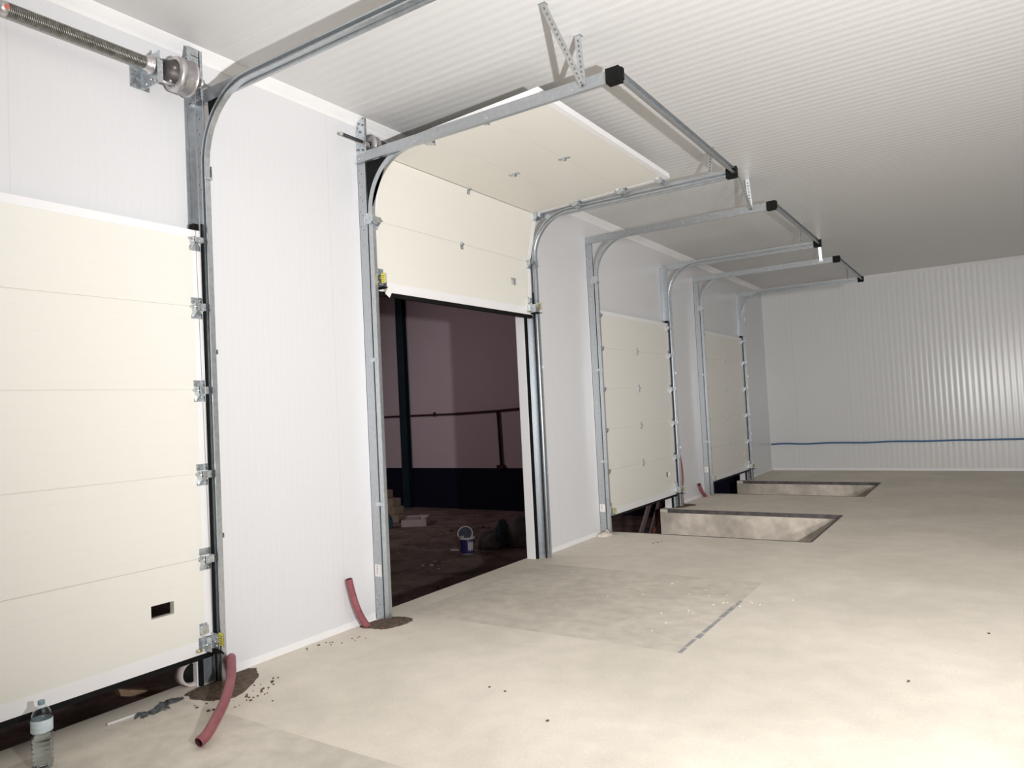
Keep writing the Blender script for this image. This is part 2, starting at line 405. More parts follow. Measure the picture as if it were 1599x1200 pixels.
# column and pipe on the hall wall
m = MB()
cx = -10.72
m.box(cx - 0.13, cx + 0.13, YF - 0.03, YF - 0.02, GZ, 6.6, M['teal']); m.box(cx - 0.13, cx + 0.13, YF - 0.2, YF - 0.19, GZ, 6.6, M['teal'])
m.box(cx - 0.008, cx + 0.008, YF - 0.19, YF - 0.03, GZ, 6.6, M['teal']); m.box(cx - 0.16, cx + 0.16, YF - 0.22, YF - 0.01, GZ, GZ + 0.02, M['teal'])
tag(m.obj('steel_column'), 'dark teal steel column against the mauve hall wall', 'column')
m = MB()
m.tube([(-13.5, YF - .06, 1.60), (-11, YF - .06, 1.61), (-9, YF - .06, 1.60), (-7.3, YF - .06, 1.63), (-6.3, YF - .06, 1.67), (-1.0, YF - .06, 1.70)], 0.03, M['pipe'], n=10)
m.cyl((-7.32, YF - .06, 1.64), (-7.28, YF - .06, 0.1), 0.038, M['pipe'], n=10)
m.box(-7.40, -7.18, YF - .12, YF - .008, 0.02, 0.12, M['pipe'])
for x in (-12.2, -9.6, -5): m.box(x - .012, x + .012, YF - .1, YF - .004, 1.55, 1.68, M['pipe'])
tag(m.obj('wall_pipe'), 'thin dark maroon pipe with a drop leg on the hall wall', 'pipe')

# ------------------------------------------------------------------ track frames
XT, ZT = 0.12, 3.705           # track centre line: x of the upright, z of the run
RAD = 0.45
XE = 2.30
def arc_path(x0=XT, z0=0.012):
    p = [(x0, z0), (x0, 1.6), (x0, ZT - RAD)]
    for i in range(1, 15):
        a = PI / 2 * i / 14
        p.append((x0 + RAD * (1 - math.cos(a)), ZT - RAD + RAD * math.sin(a)))
    p += [(1.3, ZT), (XE, ZT)]
    return p
# C shaped roller track, open towards the door
def cprof(hw=0.022, d=0.034, t=0.003, lip=0.010):
    return [(-hw, 0), (hw, 0), (hw, d), (hw - lip, d), (hw - lip, d - t), (hw - t, d - t), (hw - t, t), (-hw + t, t), (-hw + t, d - t), (-hw + lip, d - t), (-hw + lip, d), (-hw, d)]
YW = 1.268        # outer face of the upright's web, from the door centre

def strap(m, a, b, wdir, w, mat, holes=True):
    """perforated flat/angle strap from a to b"""
    a, b = Vector(a), Vector(b); L = (b - a).length; t = (b - a).normalized()
    wd = Vector(wdir); wd = (wd - t * wd.dot(t)).normalized(); n = t.cross(wd)
    R = Matrix((wd, n, t)).transposed().to_4x4(); R.translation = a
    m.box(-w / 2, w / 2, -0.0015, 0.0015, 0, L, mat, rot=R)
    m.box(-w / 2, -w / 2 + 0.003, 0, 0.018, 0, L, mat, rot=R)
    if holes:
        k = int(L / 0.035)
        for i in range(k):
            z = 0.02 + i * 0.035
            if z > L - 0.02: break
            m.box(-0.005, 0.005, -0.0022, 0.0022, z, z + 0.016, M['hole'], rot=R)

def track_side(root, s, hanger, shade_fill, sticker):
    """s=-1: near side upright, s=+1: far side"""
    yw = s * YW
    m = MB()                                     # upright angle
    m.box(0.001, 0.092, yw, yw - s * 0.003, 0, 3.72, M['galvd'])
    m.box(0.001, 0.004, yw, yw - s * 0.078, 0, 3.72, M['galvd'])
    m.box(0.089, 0.092, yw, yw - s * 0.010, 0, 3.72, M['galvd'])
    for z in [0.05, 0.12, 0.19] + [3.0, 3.12, 3.24, 3.36, 3.48, 3.58]:
        for x in (0.045,):
            m.cyl((x, yw + s * 0.0008, z), (x, yw - s * 0.004, z), 0.005, M['hole'], n=8)
        m.box(0.020, 0.025, yw + s * 0.0006, yw - s * 0.0035, z + 0.03, z + 0.04, M['hole'])
    for z in (0.30, 1.1, 1.9, 2.7, 3.4):         # wall screws
        m.cyl((0.004, yw - s * 0.055, z), (0.010, yw - s * 0.055, z), 0.008, M['zinc'], n=6)
    m.obj('upright_angle', root)
    m = MB(); m.box(0.055 if s < 0 else 0.093, 0.108 if s < 0 else 0.098, yw - s * 0.040, yw - s * 0.052, 0.0, 3.28 if s < 0 else 2.88, M['black']); tag(m.obj('side_strip', root), 'black side strip')  # black strip behind the slit between angle and track
    m = MB(); m.sweep_xz(arc_path(), cprof(), yw - s * 0.004, -s, M['galv'])
    m.obj('roller_track', root)
    m = MB()                                     # stiffening angle of the run
    m.box(0.0, XE + 0.01, yw + s * 0.0035, yw + s * 0.0005, ZT - 0.033, ZT + 0.053, M['galvd'])
    m.box(0.0, XE + 0.01, yw + s * 0.0035, yw + s * 0.022, ZT - 0.036, ZT - 0.033, M['galvd'])
    for x in (0.03, 0.06, 0.62, 1.3, 2.0): m.cyl((x, yw + s * 0.009, ZT), (x, yw, ZT), 0.009, M['zinc'], n=6)
    m.obj('run_angle', root)
    m = MB()                                     # clips joining upright and track
    for z, h in ((3.16, 0.09), (2.05, 0.03), (0.9, 0.03)):
        m.box(0.055, 0.150, yw + s * 0.001, yw + s * 0.004, z, z + h, M['zinc'])
        m.cyl((0.12, yw + s * 0.010, z + h / 2), (0.12, yw + s * 0.004, z + h / 2), 0.009, M['zinc'], n=6)
    m.box(0.140, 0.152, yw + s * 0.004, yw - s * 0.045, 3.16, 3.175, M['zinc'])
    m.obj('track_clip', root)
    m = MB()                                     # black end cap
    m.box(XE - 0.045, XE + 0.05, yw + s * 0.026, yw - s * 0.045, ZT - 0.040, ZT + 0.057, M['black'], bevel=0.004)
    tag(m.obj('end_cap', root), 'black plastic end cap')
    if hanger:
        for h in hanger:
            m = MB()
            (dy, dx) = h
            strap(m, (2.085, yw + s * 0.006, ZT), (2.075 + dx, yw + s * 0.006 + dy, H), (1, 0.25, 0), 0.042, M['galv'])
            m.box(2.05 + dx, 2.10 + dx, yw + dy - 0.012, yw + dy + 0.03, H - 0.004, H, M['galv'])
            m.cyl((2.085, yw + s * 0.018, ZT + 0.01), (2.085, yw, ZT + 0.01), 0.012, M['zinc'], n=6)
            m.obj('hanger', root)
    if shade_fill:  # black sheet standing in for the drum's shade inside the track corner
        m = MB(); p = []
        if shade_fill == 'full':
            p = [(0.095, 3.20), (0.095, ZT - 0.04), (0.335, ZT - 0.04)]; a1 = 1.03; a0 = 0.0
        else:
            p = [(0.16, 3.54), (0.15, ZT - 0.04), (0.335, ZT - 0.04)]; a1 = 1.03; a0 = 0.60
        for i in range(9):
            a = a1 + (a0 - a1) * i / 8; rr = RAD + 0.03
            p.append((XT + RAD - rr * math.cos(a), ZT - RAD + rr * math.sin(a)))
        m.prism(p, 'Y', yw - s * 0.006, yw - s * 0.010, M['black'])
        tag(m.obj('corner_shade', root), 'black sheet standing in for the shade in the track corner')
    if sticker:
        m = MB(); z = sticker
        m.box(0.010, 0.082, yw + s * 0.0006, yw + s * 0.0014, z, z + 0.095, M['paper'])
        for i, (dx, l) in enumerate(((0.0, 0.010), (0.0, 0.008), (0.003, 0.012), (0.0, 0.007), (0.004, 0.010))):
            m.box(0.032 + dx, 0.038 + dx, yw + s * 0.0014, yw + s * 0.0018, z + 0.022 + i * 0.013, z + 0.022 + i * 0.013 + l, M['ink'])
        tag(m.obj('sticker', root), 'white sticker with small black print')

V = [(-0.475, 0.0), (-0.005, -0.01)]
hangL = [V, V, V, [(-0.03, 0.0)]]
hangR = [[(0.12, 0.0)], [(0.14, 0.0)], [(0.10, 0.0)], [(0.08, 0.0)]]
tlabels = ['galvanised door track frame round the nearest lowered door, its run leaving the frame top',
           'galvanised overhead track frame carrying the raised second door',
           'galvanised track frame of the third door, empty overhead rails hung from the ceiling',
           'galvanised track frame of the farthest door, smallest overhead rails']
for k, yc in enumerate(YC):
    root = thing('door_track_frame', (0, yc, 0), tlabels[k], 'door track', 'dock door track frames')
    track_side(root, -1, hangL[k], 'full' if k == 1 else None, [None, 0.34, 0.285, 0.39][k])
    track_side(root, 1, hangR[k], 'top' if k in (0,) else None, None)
    m = MB()                                      # rear tie bar
    x = XE + 0.012
    m.box(x, x + 0.003, -YW, YW, ZT - 0.005, ZT + 0.045, M['galvd'])
    m.box(x, x + 0.032, -YW, YW, ZT + 0.042, ZT + 0.045, M['galvd'])
    m.box(x, x + 0.032, -YW, YW, ZT - 0.005, ZT - 0.002, M['galvd'])
    for s in (-1, 1): m.box(x - 0.004, x + 0.045, s * (YW - 0.048), s * (YW - 0.010), ZT - 0.02, ZT + 0.058, M['black'], bevel=0.004)
    m.obj('rear_tie_bar', root)

# ------------------------------------------------------------------ sectional doors
SW = 1.221            # half width
TH = 0.04
JH = [0.58, 0.52, 0.52, 0.52, 0.48]
def plate_bolts(m, pts, x):
    for y, z in pts: m.cyl((x, y, z), (x + 0.004, y, z), 0.005, M['zinc'], n=6)

def side_hinge(sec, h, s, top=False):
    """roller hinge on the upper edge of a section; face plane x=0, section top z=h"""
    m = MB(); e = s * SW; i = e - s * 0.078
    # leaf on the lower section: flared foot
    m.prism([(i, h - 0.075), (e, h - 0.075), (e, h - 0.055), (e - s * 0.012, h - 0.030), (e - s * 0.012, h - 0.004), (i + s * 0.012, h - 0.004), (i + s * 0.012, h - 0.030), (i, h - 0.055)], 'X', 0.001, 0.004, M['zinc'])
    if not top: m.box(0.001, 0.004, i, e, h + 0.018, h + 0.058, M['zinc'])
    if top: m.box(0.001, 0.004, i, e, h - 0.004, h + 0.004, M['zinc'])
    m.cyl((0.010, i - s * 0.004, h), (0.010, e + s * 0.002, h), 0.009, M['zinc'], n=10)     # knuckle
    # carrier holding the roller axle
    zt = h + (0.016 if not top else 0.004)
    m.box(0.004, 0.052, i + s * 0.006, i + s * 0.009, h - 0.028, zt, M['zinc'])
    m.box(0.004, 0.052, e - s * 0.008, e - s * 0.005, h - 0.028, zt, M['zinc'])
    m.box(0.049, 0.052, i + s * 0.006, e - s * 0.005, h - 0.028, zt, M['zinc'])
    m.prism([(0.004, h - 0.028), (0.052, h - 0.028), (0.004, h - 0.072)], 'Y', i + s * 0.010, i + s * 0.013, M['zinc'])
    m.cyl((0.045, i - s * 0.02, h - 0.006), (0.045, s * 1.245, h - 0.006), 0.0055, M['zinc'], n=8)
    m.cyl((0.045, s * 1.237, h - 0.006), (0.045, s * 1.255, h - 0.006), 0.019, M['nylon'], n=14)
    plate_bolts(m, [(i + s * 0.014, h - 0.064), (e - s * 0.014, h - 0.064)], 0.004)
    if not top: plate_bolts(m, [(i + s * 0.014, h + 0.042), (e - s * 0.014, h + 0.042)], 0.004)
    m.obj('roller_hinge', sec)

def mid_hinge(sec, h, y):
    m = MB()
    m.box(0.001, 0.004, y - 0.022, y + 0.022, h + 0.010, h + 0.052, M['zinc'])
    m.box(0.001, 0.004, y - 0.022, y + 0.022, h - 0.052, h - 0.010, M['zinc'])
    m.cyl((0.009, y - 0.024, h), (0.009, y + 0.024, h), 0.010, M['zinc'], n=10)
    plate_bolts(m, [(y - .012, h + .038), (y + .012, h + .038), (y - .012, h - .038), (y + .012, h - .038)], 0.004)
    m.obj('centre_hinge', sec)

LAB = {-1: 'yellow', 1: 'yellow'}
def bottom_bracket(sec, s):
    m = MB(); e = s * (SW - 0.012); i = e - s * 0.09
    m.box(0.001, 0.005, i, e, 0.03, 0.10, M['zinc']); m.box(0.001, 0.005, i + s * 0.01, i + s * 0.06, 0.115, 0.185, M['zinc'])
    m.box(0.004, 0.034, i + s * 0.012, i + s * 0.052, 0.125, 0.175, M['zinc'])
    a = e - s * 0.002; b = e - s * 0.006
    m.box(0.004, 0.085, a, b, 0.02, 0.115, M['zinc'])                  # safety plate standing off the leaf
    m.box(0.085, 0.135, a, b, 0.045, 0.125, M['zinc'])
    m.box(0.004, 0.085, i + s * 0.03, i + s * 0.034, 0.02, 0.105, M['zinc'])
    m.box(0.030, 0.034, i + s * 0.03, e, 0.045, 0.10, M['zinc'])
    for x, z in ((0.02, 0.04), (0.06, 0.04), (0.02, 0.095), (0.065, 0.09), (0.045, 0.065)):
        m.cyl((x, a - s * 0.010, z), (x, a + s * 0.004, z), 0.008, M['alu'], n=6)
    m.cyl((0.045, i, 0.06), (0.045, s * 1.245, 0.06), 0.006, M['zinc'], n=8)
    m.cyl((0.045, s * 1.237, 0.06), (0.045, s * 1.255, 0.06), 0.019, M['nylon'], n=14)
    m.box(0.01, 0.10, a, i + s * 0.05, 0.004, 0.018, M['black'])
    m.cyl((0.09, a, 0.012), (0.135, a - s * 0.01, 0.006), 0.005, M['black'], n=8)
    m.box(0.083, 0.125, a + s * 0.001, b - s * 0.001, 0.047, 0.123, M[LAB[s]])
    m.cyl((0.018, i - s * 0.022, 0.03), (0.018, i + s * 0.01, 0.03), 0.010, M['brass'], n=10)
    for q in range(4): m.box(0.089, 0.119, a + s * 0.0012, b - s * 0.0012, 0.058 + q * 0.015, 0.062 + q * 0.015, M['ink'])
    tag(m.obj('bottom_bracket', sec), 'zinc bracket with a small %s label' % ('yellow' if LAB[s] == 'yellow' else 'dull beige'))

def section(root, i, loc, ang, hole=True, ends=(-1, 1)):
    h = JH[i]; g = 0.0025
    m = MB()
    # the lowest section is cut round the letterbox-shaped lock hole
    z0, z1 = g, h - g
    zl = 0.085 if i == 0 else z0
    zt = h - 0.05 if i == 4 else z1
    if i == 0 and hole:
        hy0, hy1, hz0, hz1 = 0.83, 0.97, 0.29, 0.365
        for (a, b, c, d) in ((-SW, hy0, z0, z1), (hy1, SW, z0, z1), (hy0, hy1, z0, hz0), (hy0, hy1, hz1, z1)):
            m.box(-TH, 0, a, b, c, d, M['cream'])
    else:
        m.box(-TH, 0, -SW, SW, z0, z1, M['cream'])
    if i: # tongue of the section joint
        m.box(-TH + 0.008, -0.008, -SW, SW, -0.004, g, M['cream'])
    # shallow moulded lines
    o = m.obj('section', root)
    for s in (-1, 1):
        q = MB(); q.box(-TH - 0.002, 0.0018, s * (SW - 0.055), s * (SW + 0.002), z0 + 0.0005, z1 - 0.0005, M['endcap'])
        tag(q.obj('end_cap', o), 'white steel end cap')
    if i == 0:
        q = MB(); q.box(-TH - 0.002, 0.0026, -SW, SW, 0.0, 0.08, M['endcap']); tag(q.obj('bottom_rail', o), 'white bottom rail')
        q = MB(); q.box(-TH + 0.004, -0.004, -SW, SW, -0.035, 0.0, M['black']); tag(q.obj('rubber_seal', o), 'black rubber bottom seal')
        for s in (-1, 1): bottom_bracket(o, s)
    if i == 4:
        q = MB(); q.box(-TH - 0.004, 0.004, -SW, SW, h - 0.045, h + 0.006, M['endcap']); tag(q.obj('top_rail', o), 'white top rail')
        for s in (-1, 1):
            side_hinge(o, h - 0.05, s, True)
            if s not in ends: continue
            q = MB(); q.box(-0.03, 0.02, s * (SW - 0.055), s * (SW - 0.02), h + 0.006, h + 0.045, M['black'], bevel=0.004)
            tag(q.obj('seal_end', o), 'black rubber seal end')
    else:
        for s in (-1, 1): side_hinge(o, h, s)
        mid_hinge(o, h, -0.005)
    o.location = loc; o.rotation_euler = (0, ang, 0)
    return o

FX = 0.075
dl = ['cream sectional dock door lowered at the left edge, its lock hole beside the maroon conduit',
      'cream sectional dock door raised overhead above the open dark doorway',
      'cream sectional dock door lowered third in line, showing its centre hinges',
      'cream sectional dock door lowered farthest away, next to the far wall']
d0 = thing('sectional_door', (0, YC[0], 0), dl[0], 'door', 'sectional dock doors'); d0['kind'] = 'thing'
z = 0.21
for i in range(5):
    section(d0, i, (FX, 0, z), 0.0); z += JH[i]
LAB = {-1: 'brass', 1: 'brass'}
d2 = thing('sectional_door', (0, YC[2], 0), dl[2], 'door', 'sectional dock doors'); d2['kind'] = 'thing'
z = 0.21
for i in range(5):
    section(d2, i, (FX, 0, z), 0.0); z += JH[i]
c = copy_tree(d2); c.location = (0, YC[3], 0); c['label'] = dl[3]
LAB = {-1: 'yellow', 1: 'brass'}
d1 = thing('sectional_door', (0, YC[1], 0), dl[1], 'door', 'sectional dock doors'); d1['kind'] = 'thing'
J = [(FX, 2.635), (FX, 3.215)]
dz = 3.722 - J[1][1]; J.append((FX + math.sqrt(0.52 ** 2 - dz ** 2), 3.722))
J.append((J[2][0] + 0.5195, 3.745)); J.append((J[3][0] + 0.5195, 3.768)); J.append((J[4][0] + 0.4795, 3.788))
for i in range(5):
    a = math.atan2(J[i + 1][0] - J[i][0], J[i + 1][1] - J[i][1])
    sobj = section(d1, i, (J[i][0], 0, J[i][1]), a, ends=())
    if i == 0:
        q = MB(); R = Matrix.Translation((0.10, -SW + 0.10, 0.02)) @ Matrix.Rotation(math.radians(-32), 4, 'X')
        q.box(0, 0.002, -0.028, 0.03, -0.085, 0.0, M['paper'], rot=R)
        q.box(0.0005, 0.0015, -0.004, 0.004, 0.0, 0.012, M['paper'], rot=R)
        tag(q.obj('paper_tag', sobj), 'white paper tag hanging from the bracket')

# ------------------------------------------------------------------ torsion springs
def helix(m, r, y0, y1, pitch, wire, x, z, mat, nseg=14):
    turns = (y1 - y0) / pitch; N = int(turns * nseg); rings = []
    for i in range(N + 1):
        a = 2 * PI * i / nseg; y = y0 + (y1 - y0) * i / N
        e = Vector((math.cos(a), 0, math.sin(a)))
        rings.append([m.bm.verts.new(Vector((x, y, z)) + e * (r + wire * math.cos(b)) + Vector((0, wire * math.sin(b), 0))) for b in (PI / 4, 3 * PI / 4, 5 * PI / 4, 7 * PI / 4)])
    for A, B in zip(rings, rings[1:]):
        for i in range(4): m.face([A[i], A[(i + 1) % 4], B[(i + 1) % 4], B[i]], mat, True)

def drum(root, y0, w_, r, x, z, s):
    m = MB(); g = []
    n = 9
    g.append((r * 0.42, y0)); g.append((r * 0.92, y0)); g.append((r, y0 + w_ * 0.12)); 
    for i in range(n):
        yy = y0 + w_ * (0.34 + 0.56 * i / n)
        g += [(r * 1.0, yy), (r * 0.955, yy + w_ * 0.03)]
    g += [(r * 1.05, y0 + w_ * 0.93), (r * 1.05, y0 + w_), (r * 0.3, y0 + w_)]
    if s < 0: g = [(a, 2 * y0 + w_ - b) for a, b in g]
    m.lathe(g, M['alu'], (x, 0, z), 'Y', 40)
    m.obj('cable_drum', root)
    m = MB()                                         # dark hollow core with spokes and set screws
    yc0, yc1 = (y0 - 0.075, y0 + 0.02) if s > 0 else (y0 + w_ - 0.02, y0 + w_ + 0.06)
    m.lathe([(0.016, yc0), (r * 0.52, yc0), (r * 0.62, (yc0 + yc1) / 2), (r * 0.88, yc1), (r * 0.88, yc1 + 0.01)], M['darkcast'], (x, 0, z), 'Y', 28)
    for a in range(5):
        e = Vector((math.cos(a * 1.257), 0, math.sin(a * 1.257)))
        m.cyl(Vector((x, (yc0 + yc1) / 2, z)) + e * r * 0.45, Vector((x, (yc0 + yc1) / 2, z)) + e * r * 0.7, 0.009, M['alu'], n=6)
    m.obj('drum_core', root)

def bearing(root, y, x, z, top, name='bearing_plate'):
    m = MB()
    m.box(0.002, 0.125, y - 0.0015, y + 0.0015, z - 0.10, top, M['zinc'])
    m.box(0.002, 0.03, y - 0.0015, y + 0.06, z - 0.10, z - 0.097, M['zinc'])
    m.box(0.122, 0.125, y - 0.0015, y + 0.02, z - 0.10, top, M['zinc'])
    m.cyl((x, y - 0.012, z), (x, y + 0.012, z), 0.03, M['alu'], n=20)
    for zz in (z - 0.07, z + 0.06, top - 0.03): m.cyl((0.08, y - 0.006, zz), (0.08, y + 0.006, zz), 0.010, M['hole'], n=8)
    m.obj(name, root)

sp = thing('torsion_spring', (0, YC[0], 3.775), 'black torsion spring and shaft with cable drum mounted above the nearest door', 'torsion spring')
sx, zz0 = 0.13, 0.0
m = MB(); m.cyl((sx, -1.3, 0), (sx, 1.29, 0), 0.0127, M['galv'], n=16); m.obj('shaft', sp)
m = MB(); helix(m, 0.034, 0.13, 0.86, 0.0088, 0.0052, sx, 0, M['spring']); m.obj('spring_coil', sp)
m = MB(); helix(m, 0.034, -0.86, -0.03, 0.0088, 0.0052, sx, 0, M['spring']); m.obj('spring_coil', sp)
m = MB(); m.lathe([(0.013, 0.09), (0.028, 0.09), (0.036, 0.11), (0.040, 0.135), (0.030, 0.14)], M['alu'], (sx, 0, 0), 'Y'); m.cyl((sx, 0.125, 0), (sx + 0.043, 0.125, -0.006), 0.012, M['red'], n=10)
tag(m.obj('winding_cone', sp), 'cast cone with a red painted mark')
m = MB(); m.lathe([(0.030, 0.85), (0.040, 0.86), (0.046, 0.875), (0.046, 0.89), (0.055, 0.895), (0.055, 0.905), (0.014, 0.905)], M['alu'], (sx, 0, 0), 'Y'); m.obj('stationary_cone', sp)
# spring-break plate with ratchet
m = MB()
m.box(0.002, 0.195, 0.915, 0.919, -0.115, 0.075, M['zinc']); m.box(0.002, 0.006, 0.84, 0.96, -0.115, 0.06, M['zinc'])
m.box(0.192, 0.196, 0.90, 0.935, -0.115, 0.02, M['zinc'])
m.lathe([(0.014, 0.925), (0.058, 0.925), (0.058, 0.94), (0.03, 0.945), (0.03, 0.965)], M['darkcast'], (sx, 0, 0), 'Y', 16)
for (x, zq) in ((0.05, -0.09), (0.15, -0.095), (0.17, 0.0), (0.05, 0.05), (0.10, -0.075)): m.cyl((x, 0.905, zq), (x, 0.932, zq), 0.009, M['alu'], n=6)
m.cyl((0.16, 0.92, -0.09), (0.17, 1.02, -0.095), 0.010, M['alu'], n=8)
m.obj('ratchet_bracket', sp)
drum(sp, 1.035, 0.115, 0.108, sx, 0, 1)
bearing(sp, 1.225, sx, 0, 0.215)
m = MB(); m.box(0.002, 0.13, 1.16, 1.215, 0.16, 0.165, M['zinc']); m.box(0.126, 0.13, 1.14, 1.215, 0.06, 0.215, M['zinc'])
m.prism([(1.215, .215), (1.15, .20), (1.17, .12), (1.215, .10)], 'X', 0.10, 0.104, M['zinc']); m.obj('bearing_bracket', sp)
m = MB(); m.cyl((sx + 0.1, 1.12, 0), (0.085, 1.215, -3.47), 0.002, M['galv'], n=6); m.obj('lifting_cable', sp)

s2 = thing('door_shaft', (0, YC[1], 3.83), 'short dark shaft with drum and bearing plate above the raised door', 'shaft')
x2 = 0.09
m = MB(); m.cyl((x2, -1.50, 0), (x2, -1.10, 0), 0.0127, M['darkrod'], n=14); m.cyl((x2, -1.525, 0), (x2, -1.50, 0), 0.0127, M['alu'], n=14); m.obj('shaft', s2)
drum(s2, -1.21, 0.07, 0.078, x2, 0, -1)
m = MB()
m.box(0.002, 0.115, -YW - 0.006, -YW - 0.003, -0.09, 0.12, M['zinc']); m.box(0.035, 0.125, -YW - 0.010, -YW - 0.006, -0.02, 0.19, M['zinc'])
m.box(0.122, 0.125, -YW - 0.03, -YW - 0.006, -0.02, 0.19, M['zinc'])
m.cyl((x2, -YW - 0.022, 0), (x2, -YW + 0.01, 0), 0.028, M['alu'], n=18)
for (x, zq) in ((0.06, 0.09), (0.09, 0.14), (0.05, 0.16), (0.03, -0.05), (0.08, -0.06)): m.cyl((x, -YW - 0.014, zq), (x, -YW, zq), 0.008, M['hole'], n=8)
m.box(0.10, 0.135, -YW - 0.03, -YW + 0.02, -0.045, -0.01, M['alu'], bevel=0.003)
m.obj('bearing_plate', s2)

# ------------------------------------------------------------------ conduits, soil, litter on the floor
def spline(P, n=14):
    P = [Vector(p) for p in P]; Q = [P[0] * 2 - P[1]] + P + [P[-1] * 2 - P[-2]]; out = []
    for i in range(1, len(Q) - 2):
        a, b, c, d = Q[i - 1:i + 3]
        for j in range(n):
            t = j / n
            out.append(0.5 * ((2 * b) + (-a + c) * t + (2 * a - 5 * b + 4 * c - d) * t * t + (-a + 3 * b - 3 * c + d) * t ** 3))
    out.append(P[-1]); return out
def hose(pts, r, label, n=22):
    m = MB(); m.tube(spline(pts, n), r, M['hose'], n=16, rib=0.018, open_end=True, inner=M['hosein'])
    return tag(m.obj('conduit_hose'), label, 'conduit', 'maroon conduits rising beside the doors')
hose([(0.145, 2.80, -0.04), (0.15, 2.80, 0.06), (0.185, 2.775, 0.155), (0.255, 2.725, 0.178), (0.434, 2.595, 0.14), (0.606, 2.435, 0.10), (0.735, 2.284, 0.070), (0.79, 2.20, 0.045), (0.80, 2.150, 0.030)],
     0.027, 'maroon conduit arching over onto the floor beside the nearest door')
hose([(0.10, 4.06, -0.03), (0.085, 4.00, 0.05), (0.07, 3.95, 0.162), (0.06, 3.914, 0.29), (0.055, 3.893, 0.391)], 0.026, 'short maroon conduit leaning left from the soil by the open doorway')
hose([(0.07, 10.86, -0.03), (0.06, 10.88, 0.21), (0.06, 10.935, 0.40), (0.055, 10.94, 0.58), (0.05, 10.89, 0.78)], 0.033, 'tall maroon conduit standing right of the third door')
hose([(0.07, 12.02, -0.03), (0.06, 11.96, 0.03), (0.06, 11.83, 0.11), (0.06, 11.72, 0.234)], 0.03, 'small maroon conduit leaning at the near post of the farthest door')

def mound(name, outline, h, mat, label, cat, group=None, seed=1, amp=0.25):
    """low lumpy heap over an irregular outline"""
    rnd = random.Random(seed); m = MB()
    cx_ = sum(p[0] for p in outline) / len(outline); cy_ = sum(p[1] for p in outline) / len(outline)
    pts = []
    n = len(outline); sub = 6
    for i in range(n):
        a, b = outline[i], outline[(i + 1) % n]; p0 = outline[i - 1]; p3 = outline[(i + 2) % n]
        for j in range(sub):
            t = j / sub
            q = [0.5 * (2 * a[k] + (-p0[k] + b[k]) * t + (2 * p0[k] - 5 * a[k] + 4 * b[k] - p3[k]) * t * t + (-p0[k] + 3 * a[k] - 3 * b[k] + p3[k]) * t ** 3) for k in (0, 1)]
            f = 1 + rnd.uniform(-0.05, 0.05)
            pts.append((cx_ + (q[0] - cx_) * f, cy_ + (q[1] - cy_) * f))
    N = 7; rings = []
    for r in range(N):
        f = 1 - r / N
        rings.append([m.bm.verts.new((cx_ + (x - cx_) * f, cy_ + (y - cy_) * f, -0.003 if r == 0 else h * (1 - f ** 2.2) * (1 + rnd.uniform(-amp, amp)) + 0.004)) for x, y in pts])
    top = m.bm.verts.new((cx_, cy_, h))
    K = len(pts)
    for A, B in zip(rings, rings[1:]):
        for i in range(K): m.face([A[i], A[(i + 1) % K], B[(i + 1) % K], B[i]], mat, True)
    for i in range(K): m.face([rings[-1][i], rings[-1][(i + 1) % K], top], mat, True)
    return tag(m.obj(name), label, cat, group)
G = 'soil heaps at the conduits'
mound('soil_heap', [(0.05, 2.55), (0.20, 2.52), (0.34, 2.585), (0.37, 2.72), (0.24, 2.92), (0.12, 3.02), (0.03, 3.02), (0.03, 2.8)], 0.022, M['dirt'], 'dark brown soil heap under the arching conduit and nearest door post', 'soil', G, 2)
mound('soil_heap', [(0.02, 4.0), (0.16, 4.0), (0.27, 4.05), (0.32, 4.2), (0.30, 4.33), (0.20, 4.36), (0.08, 4.30), (0.02, 4.15)], 0.016, M['dirt'], 'dark soil heap at the post left of the open doorway', 'soil', G, 3)
mound('soil_heap', [(0.03, 10.66), (0.14, 10.66), (0.20, 10.78), (0.26, 10.98), (0.16, 11.05), (0.05, 10.95)], 0.02, M['dirt'], 'dark soil heap behind the pit right of the third door', 'soil', G, 4)
mound('foam_lump', [(0.02, 8.05), (0.10, 8.02), (0.16, 8.10), (0.15, 8.24), (0.08, 8.26), (0.02, 8.20)], 0.05, M['foam'], 'cream foam lump at the foot of the third door near post', 'foam', None, 6, 0.5)

def scatter(name, spots, mat, label, cat, seed, smin, smax):
    rnd = random.Random(seed); m = MB()
    for (x, y, sp_, n) in spots:
        for _ in range(n):
            s = rnd.uniform(smin, smax); px, py = x + rnd.gauss(0, sp_), y + rnd.gauss(0, sp_)
            R = Matrix.Translation((px, py, s * 0.3)) @ Matrix.Rotation(rnd.uniform(0, 6), 4, 'Z') @ Matrix.Rotation(rnd.uniform(-.4, .4), 4, 'X')
            m.box(-s, s * rnd.uniform(.4, 1), -s * .6, s * .6, -s * .3, s * .4, mat, rot=R)
    return tag(m.obj(name), label, cat, kind='stuff')
scatter('soil_crumbs', [(0.42, 2.82, 0.06, 12), (0.35, 2.93, 0.04, 7), (0.47, 2.68, 0.03, 5), (0.14, 3.68, 0.05, 6), (0.06, 3.5, 0.03, 3), (0.22, 3.8, 0.06, 5), (0.35, 2.5, 0.06, 6), (0.55, 2.6, 0.05, 4), (1.66, 3.456, 0.005, 1), (1.77, 3.435, 0.004, 1), (2.19, 3.21, 0.004, 1), (0.89, 7.9, 0.06, 5), (3.71, 4.55, 0.004, 2), (4.08, 5.64, 0.004, 1), (0.3, 11.1, 0.12, 8)],
        M['dirt'], 'brown soil crumbs scattered over the concrete floor', 'soil crumbs', 5, 0.004, 0.010)
